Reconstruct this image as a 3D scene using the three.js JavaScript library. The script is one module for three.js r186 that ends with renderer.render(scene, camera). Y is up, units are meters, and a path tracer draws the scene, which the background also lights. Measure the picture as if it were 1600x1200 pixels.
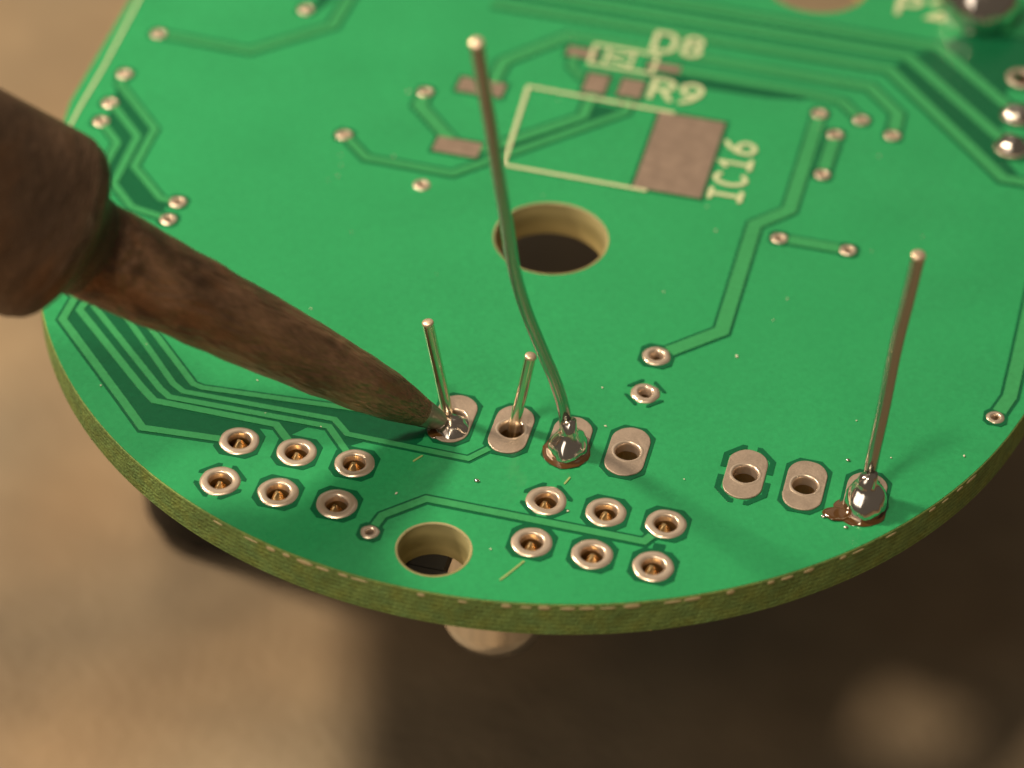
import * as THREE from 'three';
import { mergeGeometries } from 'three/addons/utils/BufferGeometryUtils.js';
import { RectAreaLightUniformsLib } from 'three/addons/lights/RectAreaLightUniformsLib.js';
import { ImprovedNoise } from 'three/addons/math/ImprovedNoise.js';

// ------------------------------------------------------------------ camera, lamps, exposure
const MM = 0.001;
const H = 25;                         // board's upper face above the table, mm
const T = 1.72;                       // board thickness, mm
const scene = new THREE.Scene();
const camera = new THREE.PerspectiveCamera(2 * Math.atan(600 / 4236.75) * 180 / Math.PI, 4 / 3, 0.005, 20);
camera.position.set(21.465 * MM, (78.466 + H) * MM, 83.138 * MM);
camera.up.set(-0.1821, 0.7468, -0.6396);
camera.lookAt(camera.position.x - 0.16624, camera.position.y - 0.66451, camera.position.z - 0.72855);
camera.focus = 0.1145;
camera.userData.fStop = 34;

const renderer = new THREE.WebGLRenderer({ antialias: true });
renderer.setSize(1024, 768);
renderer.toneMapping = THREE.LinearToneMapping;
renderer.toneMappingExposure = 1.16;
renderer.shadowMap.enabled = true;
RectAreaLightUniformsLib.init();
scene.background = new THREE.Color().setRGB(0.08, 0.066, 0.050);     // the dim room around the bench

function lamp(x, y, z, tx, ty, tz, w, h, r, g, b, power) {
  const l = new THREE.RectAreaLight(new THREE.Color().setRGB(r, g, b), power, w, h);
  l.position.set(x, y, z); l.lookAt(tx, ty, tz); l.castShadow = true; scene.add(l); return l;
}
const Y = H * MM;
lamp(-0.112, Y + 0.132, -0.028, 0.004, Y, -0.004, 0.019, 0.019, 1.0, 0.82, 0.59, 225);     // bench lamp close on the left
lamp(-0.034, Y + 0.267, 0.086, 0, Y, -0.006, 0.026, 0.026, 1.0, 0.83, 0.60, 130);          // lamp overhead
lamp(-0.17, Y + 0.267, 0.27, 0, Y, -0.01, 0.22, 0.22, 1.0, 0.88, 0.72, 1.75);              // broad pale lamp shade in front
lamp(-0.10, Y + 0.347, -0.40, 0, Y, -0.012, 0.34, 0.30, 1.0, 0.88, 0.72, 0.28);            // broad pale lamp shade behind

// ------------------------------------------------------------------ helpers
let seed = 20431;
const rnd = () => { seed = (seed * 1664525 + 1013904223) >>> 0; return seed / 4294967296; };
const noise = new ImprovedNoise();
const used = {};
function numbered(n) { used[n] = (used[n] ?? -1) + 1; return used[n] ? `${n}_${String(used[n]).padStart(3, '0')}` : n; }
function mesh(name, geo, mat, parent) {
  const m = new THREE.Mesh(geo, mat); m.name = parent === scene ? numbered(name) : name;
  m.castShadow = m.receiveShadow = true; parent.add(m); return m;
}
function thing(name, label, category, group) {
  const g = new THREE.Group(); g.name = numbered(name); g.userData = { label, category };
  if (group) g.userData.group = group; scene.add(g); return g;
}
const flat = (geo, z = 0) => { geo.rotateX(-Math.PI / 2); geo.translate(0, z, 0); geo.scale(MM, MM, MM); return geo; };   // board-plane shape in mm -> metres
const B = (x, y, z) => new THREE.Vector3(x * MM, z * MM, -y * MM);
function sheet(shape, z, t, bevel = 0) {
  return flat(new THREE.ExtrudeGeometry(shape, { depth: t - bevel, bevelEnabled: bevel > 0, bevelThickness: bevel, bevelSize: bevel, bevelOffset: -bevel, bevelSegments: 2, curveSegments: 20 }), z);
}
const shapeOf = pts => { const s = new THREE.Shape(); pts.forEach(([x, y], i) => i ? s.lineTo(x, y) : s.moveTo(x, y)); s.closePath(); return s; };
function circlePath(x, y, r, n = 24) { const p = new THREE.Path(); for (let i = 0; i < n; i++) { const a = -i / n * Math.PI * 2; i ? p.lineTo(x + r * Math.cos(a), y + r * Math.sin(a)) : p.moveTo(x + r, y); } p.closePath(); return p; }
function ribbon(pts, w, round = true) {                         // outline of a line of width w with mitred bends
  const n = pts.length, L = [], R = [], d = [];
  for (let i = 0; i < n - 1; i++) { const dx = pts[i + 1][0] - pts[i][0], dy = pts[i + 1][1] - pts[i][1], l = Math.hypot(dx, dy); d.push([dx / l, dy / l]); }
  for (let i = 0; i < n; i++) {
    const a = d[Math.max(0, i - 1)], b = d[Math.min(n - 2, i)];
    let nx = -(a[1] + b[1]), ny = a[0] + b[0]; const l = Math.hypot(nx, ny); nx /= l; ny /= l;
    const k = Math.min(2, 1 / Math.max(0.3, -a[1] * nx + a[0] * ny)) * w / 2;
    L.push([pts[i][0] + nx * k, pts[i][1] + ny * k]); R.push([pts[i][0] - nx * k, pts[i][1] - ny * k]);
  }
  const out = [...L];
  const cap = (c, ang) => { if (round) for (let k = 1; k < 5; k++) out.push([c[0] + w / 2 * Math.cos(ang - k * Math.PI / 5), c[1] + w / 2 * Math.sin(ang - k * Math.PI / 5)]); };
  const e = d[n - 2], s = d[0];
  cap(pts[n - 1], Math.atan2(e[1], e[0]) + Math.PI / 2); out.push(...R.reverse()); cap(pts[0], Math.atan2(s[1], s[0]) - Math.PI / 2);
  return shapeOf(out);
}
function trim(pts, a, b) {
  const q = pts.map(p => [...p]);
  const cut = (i, j, t) => { const dx = q[j][0] - q[i][0], dy = q[j][1] - q[i][1], l = Math.hypot(dx, dy), k = Math.min(0.95, t / l); q[i] = [q[i][0] + dx * k, q[i][1] + dy * k]; };
  if (a) cut(0, 1, a); if (b) cut(q.length - 1, q.length - 2, b); return q;
}
function tex(size, repeat, fn, srgb) {                          // fn(u, v) in 0..1 -> grey or [r, g, b] (tiles: callers use periodic noise)
  const data = new Uint8Array(size * size * 4);
  for (let j = 0; j < size; j++) for (let i = 0; i < size; i++) {
    const v = fn(i / size, j / size), k = (j * size + i) * 4, c = Array.isArray(v) ? v : [v, v, v];
    for (let m = 0; m < 3; m++) data[k + m] = Math.max(0, Math.min(255, Math.round(c[m] * 255))); data[k + 3] = 255;
  }
  const t = new THREE.DataTexture(data, size, size); t.wrapS = t.wrapT = THREE.RepeatWrapping; t.magFilter = THREE.LinearFilter; t.minFilter = THREE.LinearMipmapLinearFilter; t.generateMipmaps = true;
  if (srgb) t.colorSpace = THREE.SRGBColorSpace; t.repeat.set(repeat, repeat); t.needsUpdate = true; return t;
}
// noise that tiles: 2-D torus sampled from 3-D Perlin by blending
function tn(u, v, f, s) {
  const g = (a, b) => noise.noise(a * f + s, b * f + s * 1.7, s * 0.37);
  const bu = u, bv = v;
  return (g(u, v) * (1 - bu) + g(u - 1, v) * bu) * (1 - bv) + (g(u, v - 1) * (1 - bu) + g(u - 1, v - 1) * bu) * bv;
}
const fbm = (u, v, f, s) => tn(u, v, f, s) + 0.5 * tn(u, v, f * 2.1, s + 5) + 0.25 * tn(u, v, f * 4.3, s + 9);
const lin = (r, g, b) => new THREE.Color().setRGB(r, g, b);

// ------------------------------------------------------------------ materials
const maskBump = tex(512, 1 / 14, (u, v) => 0.5 + 0.22 * tn(u, v, 60, 3) + 0.16 * tn(u, v, 24, 8) + 0.2 * tn(u, v, 9, 2));
const maskTint = tex(768, 1 / 24, (u, v) => {
  const h = Math.sin((u * 7919.3 + v * 104729.7)) * 43758.5453, n = 0.90 + 0.045 * tn(u, v, 6, 11) + 0.05 * tn(u, v, 120, 4) + 0.05 * (h - Math.floor(h) - 0.5);
  const sp = tn(u, v, 150, 33) > 0.62 ? 0.06 : 0;
  return [n + sp, n, n - 0.01 + sp * 0.6];
}, true);
const maskGloss = tex(512, 1 / 22, (u, v) => 0.30 + 0.16 * fbm(u, v, 5, 14) + 0.08 * tn(u, v, 50, 31));
const mPour = new THREE.MeshPhysicalMaterial({ color: lin(0.036, 0.43, 0.158), map: maskTint, roughness: 1, roughnessMap: maskGloss, bumpMap: maskBump, bumpScale: 1.2e-5, specularIntensity: 0.5 });
const mTrace = new THREE.MeshPhysicalMaterial({ color: lin(0.058, 0.43, 0.155), map: maskTint, roughness: 1, roughnessMap: maskGloss, bumpMap: maskBump, bumpScale: 1.2e-5, specularIntensity: 0.5 });
const mBare = new THREE.MeshPhysicalMaterial({ color: lin(0.005, 0.15, 0.06), map: maskTint, roughness: 1, roughnessMap: maskGloss, bumpMap: maskBump, bumpScale: 1.2e-5, specularIntensity: 0.5 });
const frTint = tex(512, 1 / 6, (u, v) => {
  const n = 0.80 + 0.10 * fbm(u, v * 1, 7, 2) + 0.10 * tn(u, v, 40, 7) + 0.12 * tn(u * 0.5, v, 70, 27) + 0.06 * Math.sin(v * 6.2832 * 26), y = 0.07 * tn(u, v, 12, 15);
  return [n + y, n, n - 0.12 - y];
}, true);
const frBump = tex(512, 1 / 4, (u, v) => 0.5 + 0.4 * tn(u, v, 26, 6) + 0.3 * tn(u, v, 60, 12));
const mFr4 = new THREE.MeshStandardMaterial({ color: lin(0.33, 0.50, 0.19), map: frTint, roughness: 0.75, bumpMap: frBump, bumpScale: 6e-5 });
const mFibre = new THREE.MeshStandardMaterial({ color: lin(0.66, 0.55, 0.30), roughness: 0.6 });
const mHole = new THREE.MeshStandardMaterial({ color: lin(0.60, 0.52, 0.34), map: frTint, roughness: 0.55, bumpMap: frBump, bumpScale: 4e-5 });
const mSilk = new THREE.MeshStandardMaterial({ color: lin(0.62, 0.68, 0.42), roughness: 0.7 });
const tinBump = tex(512, 1 / 4, (u, v) => 0.5 + 0.35 * tn(u, v, 10, 4) + 0.25 * tn(u, v, 34, 9));
const tinTint = tex(512, 1 / 5, (u, v) => { const n = 0.88 + 0.08 * fbm(u, v, 8, 6) + 0.08 * tn(u, v, 70, 2); return [n, n * 0.985, n * 0.97]; }, true);
const mTin = new THREE.MeshPhysicalMaterial({ clearcoat: 0.5, clearcoatRoughness: 0.12, color: lin(0.64, 0.52, 0.43), map: tinTint, metalness: 0.45, roughness: 0.42, bumpMap: tinBump, bumpScale: 2.5e-5 });
const mRim = new THREE.MeshPhysicalMaterial({ color: lin(0.80, 0.65, 0.52), metalness: 0.7, roughness: 0.32, clearcoat: 1, clearcoatRoughness: 0.06 });
const mSmd = new THREE.MeshStandardMaterial({ color: lin(0.52, 0.40, 0.33), map: tinTint, metalness: 0.5, roughness: 0.45, bumpMap: tinBump, bumpScale: 2e-5 });
const mBarrel = new THREE.MeshStandardMaterial({ color: lin(0.50, 0.33, 0.15), metalness: 0.8, roughness: 0.4 });
const mSolder = new THREE.MeshStandardMaterial({ color: lin(0.82, 0.75, 0.69), metalness: 1, roughness: 0.14 });
const mTinned = new THREE.MeshStandardMaterial({ color: lin(0.48, 0.41, 0.36), map: tinTint, metalness: 0.8, roughness: 0.36, bumpMap: tinBump, bumpScale: 6e-5 });
const mWire = new THREE.MeshStandardMaterial({ color: lin(0.43, 0.45, 0.40), metalness: 1, roughness: 0.2 });
const mPin = new THREE.MeshStandardMaterial({ color: lin(0.80, 0.70, 0.56), metalness: 1, roughness: 0.22 });
const mCut = new THREE.MeshStandardMaterial({ color: lin(0.85, 0.66, 0.50), metalness: 0.7, roughness: 0.4 });
const mGold = new THREE.MeshStandardMaterial({ color: lin(0.75, 0.52, 0.25), metalness: 1, roughness: 0.3 });
const mBlack = new THREE.MeshStandardMaterial({ color: lin(0.008, 0.007, 0.006), roughness: 0.55 });
const mFlux = new THREE.MeshPhysicalMaterial({ color: lin(0.10, 0.045, 0.012), roughness: 0.12, clearcoat: 1, clearcoatRoughness: 0.06 });
const mSmear = new THREE.MeshStandardMaterial({ color: lin(0.34, 0.46, 0.17), roughness: 0.35 });
const mDust = new THREE.MeshStandardMaterial({ color: lin(0.75, 0.72, 0.58), roughness: 0.6 });
const mDome = new THREE.MeshStandardMaterial({ color: lin(0.86, 0.84, 0.80), metalness: 1, roughness: 0.1 });

// ------------------------------------------------------------------ table
{
  const t = tex(512, 1 / 0.16, (u, v) => {
    const n = 0.80 + 0.13 * fbm(u, v, 9, 3) + 0.05 * tn(u, v, 60, 9), s = 0.05 * tn(u, v, 14, 20);
    return [n + s, n * 0.985, n * 0.96 - s];
  }, true);
  const b = tex(512, 1 / 0.03, (u, v) => 0.5 + 0.4 * tn(u, v, 40, 5));
  const g = new THREE.BoxGeometry(1.2, 0.02, 1.0); g.translate(0, -0.01, 0);
  const p = g.attributes.position, uv = g.attributes.uv; for (let i = 0; i < p.count; i++) uv.setXY(i, p.getX(i), p.getZ(i));
  const m = mesh('table', g, new THREE.MeshStandardMaterial({ color: lin(0.50, 0.375, 0.245), map: t, roughness: 0.7, bumpMap: b, bumpScale: 1e-4 }), scene);
  m.userData = { kind: 'structure', label: 'beige brown table surface under the circuit board', category: 'table' };
}

// ------------------------------------------------------------------ circuit board
const board = thing('circuit_board', 'round green printed circuit board with tinned pads and silkscreen, solder side up', 'circuit board');
board.position.y = H * MM;
const CX = 1.02, CY = 13.34, CR = 23.54;
function outline(inset) {
  const pts = [], r = CR - inset;
  for (let i = 0; i <= 120; i++) { const a = (-195 + i * (210 / 120)) * Math.PI / 180; if (a < -165 * Math.PI / 180 - 0.001 || a > -15 * Math.PI / 180 + 0.001) continue; pts.push([CX + r * Math.cos(a), CY + r * Math.sin(a)]); }
  const s = 25.0 - inset;
  pts.push([CX + s - 0.7, 12.4], [CX + s - 0.15, 17.2], [CX + s + 0.5, 28], [CX + s + 0.9, 46 - inset], [CX - s - 0.9, 46 - inset], [CX - s - 0.5, 28], [CX - s - 0.15, 17.2], [CX - s + 0.7, 12.4]);
  return pts;
}
// positions in mm on the board: x along the pad row, y away from the curved edge
const P = 2.54;
const rowX = [0, 1, 2, 3, 5, 6, 7].map(i => i * P);
const HL = [-8.39, -3.81], HR = [5.0, -3.81];
const headerPads = [];
for (const h of [HL, HR]) for (let j = 0; j < 2; j++) for (let i = 0; i < 3; i++) headerPads.push([h[0] + i * P, h[1] - j * P]);
const vias = [[-15.45, 28.05], [-21.92, 23.84], [-22.34, 20.05], [-22.18, 17.56], [-22.06, 16.0], [-16.37, 11.02], [-16.36, 9.66], [-10.43, 18.25], [-7.61, 22.77], [-5.76, 15.48],
  [11.53, 26.46], [12.54, 24.94], [13.59, 26.51], [15.26, 25.68], [12.45, 21.59], [11.32, 16.18], [14.54, 16.18], [22.49, 6.48], [-1.52, -7.57]];
const bigVias = [[7.53, 6.41], [7.56, 3.87]];
const rightPads = [[20.9, 32.3], [20.98, 29.11], [20.99, 26.3], [18.0, 37.7]];
const bigHoles = [[1.07, 13.25, 2.58], [1.25, -7.8, 1.46], [9.45, 37.95, 2.65]];
function drill(shape, extra) {
  for (const [x, y] of headerPads) shape.holes.push(circlePath(x, y, 0.56 + extra));
  for (const x of rowX) shape.holes.push(circlePath(x, 0, 0.56 + extra));
  for (const [x, y] of vias) shape.holes.push(circlePath(x, y, 0.2 + extra, 14));
  for (const [x, y] of bigVias) shape.holes.push(circlePath(x, y, 0.34 + extra, 18));
  for (const [x, y] of rightPads) shape.holes.push(circlePath(x, y, 0.5 + extra));
  for (const [x, y, r] of bigHoles) shape.holes.push(circlePath(x, y, r + extra * 2, 56));
  return shape;
}
mesh('substrate', sheet(drill(shapeOf(outline(0)), 0), -T, T - 0.03, 0.03), mFr4, board);
mesh('solder_mask', sheet(drill(shapeOf(outline(0.05)), 0.03), -0.03, 0.03), mPour, board);
{ const s = shapeOf(outline(0.05)); for (const [x, y, r] of bigHoles) s.holes.push(circlePath(x, y, r + 0.05, 56)); mesh('solder_mask', sheet(s, -T - 0.03, 0.028), mBare, board); }   // small holes are closed from below

// layers above the mask sheet, each a little higher
let zClear = 0.002;
const clearZ = () => (zClear += 0.0004);
const clear = s => mesh('bare_laminate', sheet(s, 0.0, clearZ()), mBare, board);
const Z_TRACE = 0.034;
let zTrace = Z_TRACE;
function trace(pts, w, gap, a, b, ga = a, gb = b) {
  clear(ribbon(trim(pts, ga, gb), w + 2 * gap, false));
  mesh('trace', sheet(ribbon(trim(pts, a, b), w, false), 0, (zTrace += 0.0003)), mTrace, board);
}
// wide areas without copper
for (const poly of [
  [[-22.5, 19.76], [-19.5, 16.18], [-19.46, 13.12], [-17.18, 10.99], [-16.75, 10.7], [-16.8, 9.95], [-18.43, 10.32], [-19.89, 11.43], [-20.69, 12.55], [-20.75, 14.44], [-21.8, 15.7], [-22.0, 17.2]],
  [[-19.18, 3.8], [-18.5, 3.0], [-18.4, 1.6], [-12.58, -4.3], [-9.5, -4.18], [-8.9, -3.2], [-8.11, -2.84], [-7.14, -2.77], [-6.6, -3.1], [-5.89, -2.21], [-5.05, -2.14], [-3.95, -2.95], [-3.28, -2.39], [-1.32, -2.33], [-0.95, -1.63], [-0.95, -0.35], [-11.11, -0.86], [-11.5, -0.73], [-16.27, 3.8], [-18.08, 4.6]],
  [[0.85, 24.18], [2.26, 24.09], [-3.15, 18.59], [-3.25, 19.21], [-2.61, 20.47], [0.12, 23.13]],
  [[2.4, 27.3], [4.16, 27.75], [10.31, 27.8], [10.7, 27.4], [8.81, 27.05], [3.0, 26.85]],
  [[16.53, 34.03], [20.2, 30.0], [20.3, 31.6], [22.48, 36.49], [20.4, 36.0], [17.92, 36.05]],
  [[15.06, 32.77], [16.56, 33.8], [20.4, 29.7], [20.3, 27.2]],
  [[14.35, 31.38], [15.09, 32.54], [20.4, 26.8], [20.8, 25.4], [21.88, 23.75], [20.95, 23.8]],
  [[-15.2, 28.4], [-14.9, 27.9], [-14.38, 29.27], [-14.6, 32], [-15.3, 32], [-15.2, 29.5]],
]) clear(shapeOf(poly));
const tw = 0.40, gp = 0.17;
trace([[-21.92, 23.84], [-17.04, 23.7], [-13.7, 27.0], [-13.55, 33]], 0.5, 0.194, 0.42, 0);
trace([[-22.34, 20.05], [-22.3, 19.2], [-19.36, 16.15], [-19.28, 13.05], [-17.2, 11.02], [-16.37, 11.02]], 0.36, 0.132, 0.4, 0.4);
trace([[-22.18, 17.56], [-21.8, 17.25], [-19.95, 15.35], [-19.75, 11.5], [-18.3, 10.05], [-16.36, 9.66]], 0.36, 0.132, 0.4, 0.4);
trace([[-22.06, 16.0], [-20.7, 14.6], [-20.62, 12.0], [-20.5, 5.5], [-18.45, 3.2], [-18.45, 1.6], [-14.04, -2.72], [-12.6, -4.16], [-8.39, -3.86]], 0.36, 0.132, 0.4, 0.8);
trace([[-19.2, 8.2], [-17.85, 3.6], [-17.95, 2.4], [-13.5, -1.75], [-12.7, -2.4], [-7.2, -2.42], [-5.85, -3.77]], 0.34, 0.123, 0, 0.8);
trace([[-18.3, 7.6], [-17.4, 4.2], [-17.4, 2.8], [-12.7, -1.62], [-12.15, -2.0], [-5.0, -1.92], [-3.31, -3.79]], 0.3, 0.123, 0, 0.8);
trace([[-17.3, 4.1], [-12.3, -1.12], [-11.7, -1.5], [-4.9, -1.42], [-4.1, -2.16], [1.23, -2.24], [2.54, -0.6]], 0.28, 0.114, 0, 1.0);
trace([[-16.4, 4.0], [-11.45, -0.92], [-11.0, -1.04], [-0.5, -0.28]], 0.28, 0.114, 0, 0.2);
trace([[-10.43, 18.25], [-8.9, 16.78], [-4.6, 16.72], [-3.0, 18.37], [2.3, 23.9], [2.2, 25.0]], 0.4, 0.176, 0.4, 0);
trace([[-7.61, 22.77], [-7.6, 21.6], [-5.4, 19.3]], 0.66, 0.158, 0.42, 0);
trace([[-3.9, 18.9], [-3.3, 19.3], [0.35, 22.95], [0.36, 25.0]], 0.5, 0.176, 0, 0);
trace([[-1.2, 27.8], [-1.2, 26.95], [-0.2, 25.95]], 0.4, 0.141, 0, 0);
trace([[-4.6, 24.5], [-4.55, 26.4], [-1.9, 29.55], [1.8, 29.52], [13.6, 29.4], [15.26, 27.5], [15.26, 25.68]], 0.62, 0.176, 0, 0.42);
trace([[4.1, 28.1], [10.29, 28.0], [12.4, 27.8], [13.59, 26.51]], 0.5, 0.176, 0, 0.42);
trace([[-6.4, 34.1], [16.46, 33.85], [20.98, 29.11]], 0.62, 0.211, 0, 0.9);
trace([[-6.4, 32.7], [15.0, 32.62], [20.99, 26.3]], 0.62, 0.211, 0, 0.9);
trace([[-6.4, 31.3], [14.3, 31.2], [20.9, 23.7], [24.5, 23.7]], 0.6, 0.211, 0, 0);
trace([[11.53, 26.46], [11.4, 18.4], [10.02, 16.85], [9.98, 8.87], [7.53, 6.41]], 0.66, 0.132, 0.42, 0.66);
trace([[12.54, 24.94], [12.45, 21.59]], 0.62, 0.176, 0.42, 0.42);
trace([[11.32, 16.18], [14.54, 16.18]], 0.62, 0.123, 0.42, 0.42, 0.4, 0.4);
trace([[22.49, 6.48], [22.95, 8.0], [23.05, 10.7], [23.4, 24]], 0.6, 0.141, 0.42, 0);
trace([[-1.52, -7.57], [-1.3, -6.5], [0.18, -5.06], [9.42, -5.06], [10.08, -3.9]], 0.36, 0.123, 0.42, 0.85);
clear(ribbon([[10.08, -5.0], [10.08, -5.5]], 0.5, false));

// the pale line that runs inside the edge
{
  const pts = [[-24.1, 33], [-23.92, 26.47], [-23.55, 20.6], [-23.45, 16.7], [-23.2, 12.9]];
  mesh('edge_line', sheet(ribbon(pts, 0.12, false), 0, 0.05), mSilk, board);
}
// tinned pads
const octo = (x, y, hw, hl, c) => [[x - hw + c, y + hl], [x + hw - c, y + hl], [x + hw, y + hl - c], [x + hw, y - hl + c], [x + hw - c, y - hl], [x - hw + c, y - hl], [x - hw, y - hl + c], [x - hw, y + hl - c]].reverse();
function clearRing(pts, x, y, r) { const s = shapeOf(pts); s.holes.push(circlePath(x, y, r)); clear(s); }
function thermal(x, y, hw, hl, w) {                             // four dark arcs with copper spokes between
  const c = hw * 0.62;
  for (const [sx, sy] of [[1, 1], [1, -1], [-1, -1], [-1, 1]]) clear(ribbon([[x + sx * 0.22, y + sy * hl], [x + sx * (hw - c), y + sy * hl], [x + sx * hw, y + sy * (hl - c)], [x + sx * hw, y + sy * 0.25]], w, false));
}
const lathe = (prof, x, y, seg = 36, sy = 1) => { const g = new THREE.LatheGeometry(prof.map(([r, z]) => new THREE.Vector2(r, z)), seg); g.scale(1, 1, sy); g.translate(x, 0, -y); g.scale(MM, MM, MM); return g; };
const wob = (g, amp, f, s) => { const p = g.attributes.position; for (let i = 0; i < p.count; i++) { const x = p.getX(i) / MM, y = p.getY(i) / MM, z = p.getZ(i) / MM; const n = noise.noise(x * f + s, y * f, z * f - s); p.setXYZ(i, (x + amp * n) * MM, (y + amp * 0.6 * noise.noise(z * f, x * f + s, y * f)) * MM, (z + amp * noise.noise(y * f + s, z * f, x * f)) * MM); } g.computeVertexNormals(); return g; };
for (const [x, y, r] of bigHoles) mesh('hole_wall', lathe([[r - 0.012, -T - 0.02], [r - 0.012, -0.03], [r + 0.05, 0.012], [r + 0.12, 0.012]], x, y, 64), mHole, board);
const holeWall = (x, y, r, parent) => mesh('plated_hole', lathe([[r, -T], [r, -0.02]], x, y, 28), mBarrel, parent);
headerPads.forEach(([x, y], i) => {
  if (i === 3 || i === 6) thermal(x, y, 0.94, 0.94, 0.2); else clearRing(octo(x, y, 0.98, 0.98, 0.4), x, y, 0.6);
  const m = mesh('round_pad', wob(lathe([[0.46, -0.25], [0.465, -0.06], [0.49, 0.03], [0.54, 0.065], [0.64, 0.082], [0.75, 0.075], [0.84, 0.045], [0.87, 0.0]], x, y, 40), 0.035, 1.9, i * 3.1), mRim, board);
  holeWall(x, y, 0.515, m);
});
rowX.forEach((x, i) => {
  const hw = 0.84, hl = 1.52, s = new THREE.Shape();
  if (i === 4) thermal(x, 0, 1.0, 1.68, 0.24); else clearRing(octo(x, 0, 0.98, 1.66, 0.5), x, 0, 0.6);
  for (let k = 0; k <= 24; k++) { const a = k / 24 * Math.PI; const q = [x + hw * Math.cos(a), (hl - hw) + hw * Math.sin(a)]; k ? s.lineTo(...q) : s.moveTo(...q); }
  for (let k = 0; k <= 24; k++) { const a = Math.PI + k / 24 * Math.PI; s.lineTo(x + hw * Math.cos(a), -(hl - hw) + hw * Math.sin(a)); }
  s.closePath(); s.holes.push(circlePath(x, 0, 0.6, 32));
  const m = mesh('oblong_pad', wob(sheet(s, 0, 0.075, 0.035), 0.02, 2.3, i * 5.3), mTin, board);
  mesh('hole_rim', wob(lathe([[0.5, -0.4], [0.505, -0.06], [0.53, 0.03], [0.57, 0.085], [0.63, 0.098], [0.7, 0.07]], x, 0, 36), 0.02, 2.2, i * 2.7), mRim, m);
  holeWall(x, 0, 0.53, m);
});
vias.forEach(([x, y], i) => {
  if (i !== 9) clearRing(octo(x, y, 0.52, 0.52, 0.22), x, y, 0.24);
  const m = mesh('via', wob(lathe([[0.155, -0.3], [0.16, -0.05], [0.19, 0.04], [0.25, 0.075], [0.34, 0.065], [0.4, 0.03], [0.42, 0]], x, y, 24), 0.03, 2.5, i * 4.1), mRim, board);
  holeWall(x, y, 0.17, m);
});
bigVias.forEach(([x, y], i) => {
  if (i) thermal(x, y, 0.78, 0.78, 0.17); else clearRing(octo(x, y, 0.78, 0.78, 0.32), x, y, 0.4);
  const m = mesh('via', wob(lathe([[0.26, -0.3], [0.28, -0.05], [0.33, 0.06], [0.42, 0.1], [0.54, 0.085], [0.63, 0.04], [0.65, 0]], x, y, 28), 0.05, 2.5, i * 4.1 + 90), mRim, board);
  holeWall(x, y, 0.3, m);
});
rightPads.slice(0, 3).forEach(([x, y], i) => {
  clearRing(octo(x, y, 1.05, 1.05, 0.4), x, y, 0.55);
  const m = mesh('round_pad', wob(lathe([[0.46, -0.25], [0.47, -0.06], [0.5, 0.04], [0.58, 0.1], [0.68, 0.12], [0.8, 0.1], [0.86, 0]], x, y, 36), 0.03, 2, i * 7 + 50), mTin, board);
  holeWall(x, y, 0.49, m);
});
// bare rectangular lands for small parts
for (const [x0, y0, x1, y1] of [[-6.02, 18.22, -3.78, 19.4], [-6.22, 23.32, -3.9, 24.5], [-1.68, 27.83, -0.12, 28.6], [2.5, 27.8, 4.18, 28.42], [-0.2, 25.02, 0.92, 26.62], [1.55, 25.18, 2.72, 26.65], [3.9, 18.1, 7.2, 24.36]]) {
  const big = x1 - x0 > 3, g = 0.16;
  clear(shapeOf([[x0 - g, y0 - g], [x1 + g, y0 - g], [x1 + g, y1 + g], [x0 - g, y1 + g]]));
  mesh(big ? 'heat_tab_land' : 'rectangular_pad', sheet(shapeOf([[x0, y0], [x1, y0], [x1, y1], [x0, y1]]), 0, 0.056, 0.02), mSmd, board);
}
// silkscreen
const ring = ([cx, cy, r], w) => { const s = shapeOf(Array.from({ length: 28 }, (_, i) => [cx + (r + w / 2) * Math.cos(i * Math.PI / 14), cy + (r + w / 2) * Math.sin(i * Math.PI / 14)])); s.holes.push(circlePath(cx, cy, r - w / 2, 24)); return s; };
const silk = (name, list, w, parent = board, z = 0.072) => mesh(name, mergeGeometries(list.map((l, i) => sheet(l.length === 3 && !Array.isArray(l[0]) ? ring(l, w) : ribbon(l, w), z - 0.012 - i * 0.0007, 0.012))), mSilk, parent);
silk('part_outline', [[[4.55, 24.43], [-2.8, 24.6]], [[-2.82, 24.5], [-2.42, 18.07]], [[-2.3, 18.02], [4.55, 17.95]]], 0.2);
silk('part_outline', [[[2.84, 29.05], [-0.42, 29.12]], [[-0.42, 29.0], [-0.38, 27.45]], [[-0.3, 27.4], [2.84, 27.38]], [[2.84, 27.5], [2.84, 28.95]]], 0.2);
silk('diode_symbol', [[[0.35, 27.65], [0.35, 28.85]], [[0.42, 28.25], [1.65, 28.82], [1.65, 27.68], [0.45, 28.2]]], 0.17);
const arc = (cx, cy, rx, ry, a0, a1, n = 14) => Array.from({ length: n + 1 }, (_, i) => { const a = (a0 + (a1 - a0) * i / n) * Math.PI / 180; return [cx + rx * Math.cos(a), cy + ry * Math.sin(a)]; });
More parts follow.
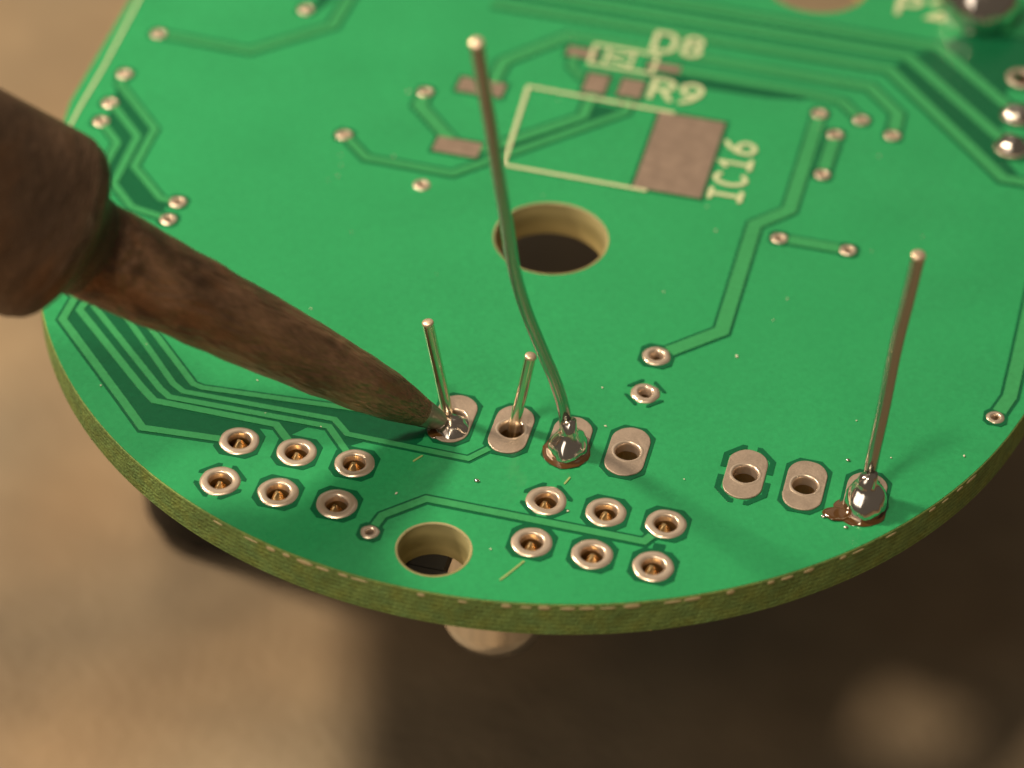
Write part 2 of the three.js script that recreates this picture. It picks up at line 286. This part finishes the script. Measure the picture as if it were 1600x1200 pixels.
const glyph = {                                                  // strokes in a 1 x 1.6 cell
  D: [[[0, 0], [0, 1.6]], [[0.08, 1.6], [0.5, 1.6], ...arc(0.5, 1.1, 0.5, 0.5, 80, 0, 5), ...arc(0.5, 0.5, 0.5, 0.5, 0, -80, 5), [0.5, 0], [0.08, 0]]],
  R: [[[0, 0], [0, 1.6]], [[0.08, 1.6], [0.55, 1.6], ...arc(0.55, 1.2, 0.42, 0.4, 80, -80, 8), [0.55, 0.8], [0.08, 0.8]], [[0.5, 0.74], [1, 0]]],
  P: [[[0, 0], [0, 1.6]], [[0.08, 1.6], [0.55, 1.6], ...arc(0.55, 1.2, 0.42, 0.4, 80, -80, 8), [0.55, 0.8], [0.08, 0.8]]],
  C: [arc(0.52, 0.8, 0.52, 0.8, 50, 310, 18)],
  I: [[[0.5, 0.08], [0.5, 1.52]], [[0.12, 1.6], [0.88, 1.6]], [[0.12, 0], [0.88, 0]]],
  1: [[[0.5, 0.08], [0.5, 1.6], [0.16, 1.28]], [[0.12, 0], [0.88, 0]]],
  6: [[[0.85, 1.6], [0.45, 1.34], [0.14, 0.9], [0.04, 0.55]], 'o', 0.5, 0.48, 0.46],
  8: ['o', 0.5, 1.22, 0.38, 'o', 0.5, 0.42, 0.42],
  9: [[[0.15, 0], [0.55, 0.26], [0.86, 0.7], [0.96, 1.05]], 'o', 0.5, 1.12, 0.46],
  2: [[[1, 0], [0.05, 0], [0.85, 0.85], ...arc(0.5, 1.2, 0.42, 0.4, -20, 170, 9)]],
};
function letters(word, x, y, h, turned, w) {
  const k = h / 1.6, adv = 1.42 * k;
  [...word].forEach((ch, i) => {
    const at = ([u, v]) => turned ? [x + h - v * k, y + i * adv + u * k] : [x + i * adv + u * k, y + v * k], list = [], g = glyph[ch];
    for (let j = 0; j < g.length; j++) if (g[j] === 'o') { list.push([...at([g[j + 1], g[j + 2]]), g[j + 3] * k]); j += 3; } else list.push(g[j].map(at));
    silk('letter_' + ch.toLowerCase(), list, w);
  });
}
letters('D8', 2.42, 29.45, 1.62, false, 0.27);
letters('R9', 3.15, 25.4, 1.62, false, 0.27);
letters('IC16', 7.55, 18.2, 1.45, true, 0.24);
letters('P2', 13.95, 36.3, 1.75, false, 0.3);

// glass fibre bundles showing in the routed edge
for (let i = 0; i < 42; i++) {
  const a = (-112 + i * 2.06 + 0.5 * rnd()) * Math.PI / 180, w = 0.16 + 0.26 * rnd(), hh = 0.04 + 0.09 * rnd();
  if (rnd() < 0.3) continue;
  const g = new THREE.SphereGeometry(1, 8, 6); g.scale(0.035, hh, w); g.rotateY(a); // long side follows the rim
  g.translate(CX + (CR - 0.004) * Math.cos(a), -0.2 - 0.04 * rnd(), -(CY + (CR - 0.004) * Math.sin(a))); g.scale(MM, MM, MM);
  mesh('glass_fibre_bundle', g, mFibre, board);
}
// solder joints and flux on the board
function joint(name, x, y, prof, sy, s, mat = mSolder) { return mesh(name, wob(wob(lathe(prof, x, y, 64, sy), 0.14, 1.3, s), 0.04, 3.6, s + 4), mat, board); }
joint('solder_joint', 5.12, -0.42, [[0.86, 0.02], [0.85, 0.16], [0.78, 0.38], [0.62, 0.6], [0.46, 0.82], [0.36, 1.1], [0.3, 1.5], [0.0, 1.52]], 1.2, 2);
joint('solder_joint', 17.84, -0.42, [[0.88, 0.02], [0.92, 0.25], [0.86, 0.55], [0.7, 0.82], [0.5, 1.02], [0.38, 1.25], [0.32, 1.6], [0.0, 1.64]], 1.2, 9);
joint('solder_joint', 18.0, 37.4, [[1.95, 0.02], [2.1, 0.6], [2.0, 1.3], [1.5, 2.1], [0.8, 2.6], [0.0, 2.75]], 1.0, 14);
joint('solder_joint', 20.98, 29.11, [[0.8, 0.05], [0.72, 0.2], [0.5, 0.38], [0.25, 0.46], [0.0, 0.48]], 1.0, 31);
joint('solder_joint', 20.99, 26.3, [[0.8, 0.05], [0.74, 0.22], [0.52, 0.42], [0.25, 0.5], [0.0, 0.52]], 1.0, 37);
joint('solder_joint', 0.1, -0.55, [[0.72, 0.06], [0.66, 0.16], [0.5, 0.3], [0.36, 0.42], [0.0, 0.46]], 1.15, 21);
function flux(x, y, rx, ry, h, s) { const g = new THREE.SphereGeometry(1, 24, 12, 0, Math.PI * 2, 0, Math.PI / 2); g.scale(rx, h, ry); g.translate(x, 0.03, -y); g.scale(MM, MM, MM); mesh('flux_residue', wob(g, 0.12, 1.7, s), mFlux, board); }
flux(5.1, -0.62, 1.02, 1.15, 0.07, 3); flux(17.7, -0.8, 1.1, 1.0, 0.07, 8); flux(16.8, -1.3, 0.6, 0.4, 0.09, 12); flux(-0.45, -0.9, 0.5, 0.5, 0.08, 30);
for (const l of [[[4.3, -8.75], [4.6, -8.2], [4.95, -7.5]], [[-0.95, -3.0], [-0.7, -2.6]], [[5.5, -2.6], [5.62, -2.2]]]) mesh('flux_smear', sheet(ribbon(l, 0.08), 0, 0.038), mSmear, board);
// specks of dust and dried flux
for (let i = 0; i < 46; i++) {
  const a = rnd() * 6.283, r = Math.sqrt(rnd()) * 22, x = CX + r * Math.cos(a), y = CY - 3 + r * Math.sin(a) * 0.9, s = 0.025 + 0.04 * rnd() * rnd();
  const g = new THREE.IcosahedronGeometry(s, 0); g.scale(1 + rnd(), 0.6, 1); g.rotateY(rnd() * 6); g.translate(x, 0.03 + s * 0.2, -y); g.scale(MM, MM, MM);
  mesh('dust_speck', g, mDust, board);
}
for (const [x, y, s] of [[1.92, -3.45, 0.1], [16.75, 2.05, 0.08], [16.3, -1.62, 0.1], [17.3, -2.0, 0.08]]) { const g = new THREE.IcosahedronGeometry(s, 1); g.scale(1.3, 0.7, 1); g.translate(x, 0.04, -y); g.scale(MM, MM, MM); mesh('solder_splash', g, mSolder, board); }

// ------------------------------------------------------------------ parts that stick through the board
function tube(pts, r, seg, rseg = 14) { return new THREE.TubeGeometry(new THREE.CatmullRomCurve3(pts.map(p => B(p[0], p[1], p[2] + H)), false, 'centripetal'), seg, r * MM, rseg, false); }
function endCap(p, q, r, mat, parent, name = 'cut_end') {         // a slightly domed, burred cut end at q, looking away from p
  const a = B(q[0], q[1], q[2] + H), d = a.clone().sub(B(p[0], p[1], p[2] + H)).normalize();
  const g = new THREE.LatheGeometry([[r, -0.02], [r * 1.04, 0.05], [r * 0.9, 0.12], [r * 0.4, 0.15], [0, 0.155]].map(([u, v]) => new THREE.Vector2(u, v)), 16); g.scale(MM, MM, MM);
  g.applyQuaternion(new THREE.Quaternion().setFromUnitVectors(new THREE.Vector3(0, 1, 0), d)); g.translate(a.x, a.y, a.z);
  mesh(name, g, mat, parent);
}
{
  const led = thing('domed_component', 'shiny silver domed component under the board with three leads up through its pads', 'component');
  const lens = [[0, -12.55], [0.6, -12.48], [1.2, -12.24], [1.75, -11.83], [2.2, -11.25], [2.45, -10.55], [2.5, -10], [2.5, -4.6], [2.9, -4.55], [2.9, -3.6], [0, -3.6]];
  mesh('dome', lathe(lens.map(([r, z]) => [r, z + H]), 2.25, -0.75, 48), mDome, led);
  const l1 = [[0.3, 0, -3.5], [0.0, 0.05, -1.7], [-0.3, 0.13, 0], [-0.75, 0.18, 2.4], [-1.25, 0.23, 4.9]];
  const l2 = [[2.3, 0, -3.5], [2.5, 0.1, -1.7], [2.6, 0.2, 0], [2.88, 0.34, 2], [3.14, 0.46, 3.9]];
  const l3 = [[4.3, 0, -3.5], [5.0, 0, -1.7], [4.98, 0, 0], [4.78, -0.05, 1.79], [4.4, -0.15, 3.3], [3.82, -0.3, 5], [3.08, -0.7, 7.56], [2.66, -1.1, 9.79], [2.39, -1.7, 12.79], [2.17, -2.3, 15.38], [1.96, -3, 18.25], [1.8, -3.5, 20.31], [1.65, -4, 22.37]];
  const a = mesh('lead', tube(l1, 0.25, 24), mPin, led); endCap(l1[3], l1[4], 0.25, mCut, a);
  const b = mesh('lead', tube(l2, 0.25, 24), mPin, led); endCap(l2[3], l2[4], 0.25, mCut, b);
  const c = mesh('lead', tube(l3, 0.27, 80), mWire, led); c.userData.label = 'long bent lead'; endCap(l3[11], l3[12], 0.27, mCut, c);
}
{
  const r = thing('wire_lead', 'straight upright wire lead standing in the shiny solder joint near the curved edge', 'wire');
  const l = [[17.8, 0, -3.2], [17.82, 0.02, -0.5], [17.82, 0.12, 0.4], [17.83, 0.3, 1.86], [17.94, 0.55, 4.49], [18.04, 0.68, 7.89], [18.2, 0.68, 10.26], [18.35, 0.5, 12.72]];
  mesh('wire', tube(l, 0.285, 50), mWire, r); endCap(l[6], l[7], 0.285, mCut, r);
}
for (const [h, x0, x1, y0, y1, deep, label] of [[HL, -9.4, 1.5, -7.2, -2.8, 0.8, 'black six pin header whose pads end the parallel traces under the soldering iron'], [HR, 3.0, 11.1, -7.0, -2.8, 0.8, 'black six pin header whose pads straddle the single trace from the lower hole']]) {
  const g = thing('pin_header', label, 'pin header', 'six pin headers under the board');
  const b = new THREE.BoxGeometry(x1 - x0, deep, y1 - y0); b.translate((x0 + x1) / 2, H - T - 0.03 - deep / 2, -(y0 + y1) / 2); b.scale(MM, MM, MM);
  mesh('housing', b, mBlack, g);
  if (h === HL) { const k = new THREE.BoxGeometry(3.9, 0.7, 1.7); k.translate(0.45, H - T - 0.03 - 0.35, 8.1); k.scale(MM, MM, MM); mesh('latch', k, mBlack, g); }
  for (let j = 0; j < 2; j++) for (let i = 0; i < 3; i++) {
    const c = new THREE.CylinderGeometry(0.4, 0.4, 3.0, 4); c.rotateY(Math.PI / 4); c.translate(0, -1.5, 0);
    const t = new THREE.CylinderGeometry(0.1, 0.4, 0.45, 4, 1); t.rotateY(Math.PI / 4); t.translate(0, 0.225, 0);
    const m = mergeGeometries([c, t]); m.translate(h[0] + i * P + (rnd() - 0.5) * 0.1 - 0.04, H - 0.42 - 0.12 * rnd(), -(h[1] - j * P) + (rnd() - 0.5) * 0.08); m.scale(MM, MM, MM);
    mesh('pin', m, mGold, g);
  }
}

{
  const b = thing('support_block', 'black block standing on the table under the board', 'block');
  const pts = [[-6.2, 11.9], [-6.2, 28], [-20.9, 28]];
  for (let k = 0; k <= 8; k++) { const a = Math.PI + k / 8 * Math.PI / 2; pts.push([-17.7 + 3.2 * Math.cos(a), 15.3 + 3.2 * Math.sin(a)]); }
  mesh('body', sheet(shapeOf(pts), 1.2, H - T - 1.23, 0.5), mBlack, b);
  mesh('foot', sheet(shapeOf([[-6.8, 12.8], [-6.8, 27.4], [-20.3, 27.4], [-20.3, 15.5], [-17.7, 12.8]]), 0, 1.22), mBlack, b);
}

// ------------------------------------------------------------------ soldering iron
{
  const iron = thing('soldering_iron', 'rusty brown conical soldering iron tip and barrel touching a pad', 'soldering iron');
  const tip = B(-0.3, -0.66, 0.3 + H), sh = B(-13.1, -6.5, 11.5 + H);
  const dir = sh.clone().sub(tip).normalize();
  iron.position.copy(tip); iron.quaternion.setFromUnitVectors(new THREE.Vector3(0, 1, 0), dir);
  const rust = base => tex(768, 1, (u, v) => {
    const patch = fbm(u, v * 1.6, 5, 17), grain = tn(u, v, 110, 8), fine = tn(u, v, 34, 52);
    let col = base.map(k => k * (1 + 0.32 * patch + 0.2 * grain + 0.18 * fine));
    const mix = (t, q) => { t = Math.max(0, Math.min(1, t)); col = col.map((k, i) => k * (1 - t) + q[i] * t); };
    mix((fbm(u, v * 1.4, 7, 41) - 0.2) * 1.3, [0.50, 0.34, 0.22]);
    mix((fbm(u, v * 1.4, 8, 71) - 0.3) * 1.2, [0.20, 0.15, 0.115]);
    return col;
  }, true);
  const rb = tex(384, 1, (u, v) => 0.5 + 0.35 * fbm(u, v, 12, 5) + 0.25 * tn(u, v, 60, 2));
  const mTip = new THREE.MeshStandardMaterial({ map: rust([0.53, 0.41, 0.32]), metalness: 0.5, roughness: 0.45, bumpMap: rb, bumpScale: 3e-4 });
  const mShaft = new THREE.MeshStandardMaterial({ map: rust([0.40, 0.315, 0.25]), metalness: 0.5, roughness: 0.5, bumpMap: rb, bumpScale: 1.6e-4 });
  const prof = (list, seg = 64) => { const cv = new THREE.SplineCurve(list.map(([r, t]) => new THREE.Vector2(r, t))); const g = new THREE.LatheGeometry(cv.getPoints(list.length * 8), seg); g.scale(MM, MM, MM); return g; };
  mesh('tip_cone', wob(prof([[0.0, 0.0], [0.2, 0.05], [0.36, 0.22], [0.5, 0.7], [0.7, 1.5], [1.03, 3.0], [1.32, 5.6], [1.56, 9.0], [1.77, 13.2], [1.97, 16.6], [2.02, 18.2]]), 0.06, 0.9, 4), mTip, iron);
  mesh('tinned_end', wob(prof([[0.0, -0.03], [0.22, 0.02], [0.385, 0.2], [0.525, 0.68], [0.62, 1.15], [0.6, 1.2]]), 0.06, 0.9, 4), mTinned, iron);
  mesh('collar', prof([[1.95, 17.9], [2.05, 18.1], [2.12, 18.45], [2.3, 18.8], [2.6, 19.0], [3.2, 19.25], [3.65, 19.6], [3.8, 20.1]]), mShaft, iron);
  mesh('barrel', prof([[3.8, 20.05], [3.88, 20.5], [3.92, 24], [3.96, 34], [3.96, 60]]), mShaft, iron);
}
scene.traverse(o => { if (o.isMesh) o.castShadow = o.receiveShadow = true; });
renderer.render(scene, camera);
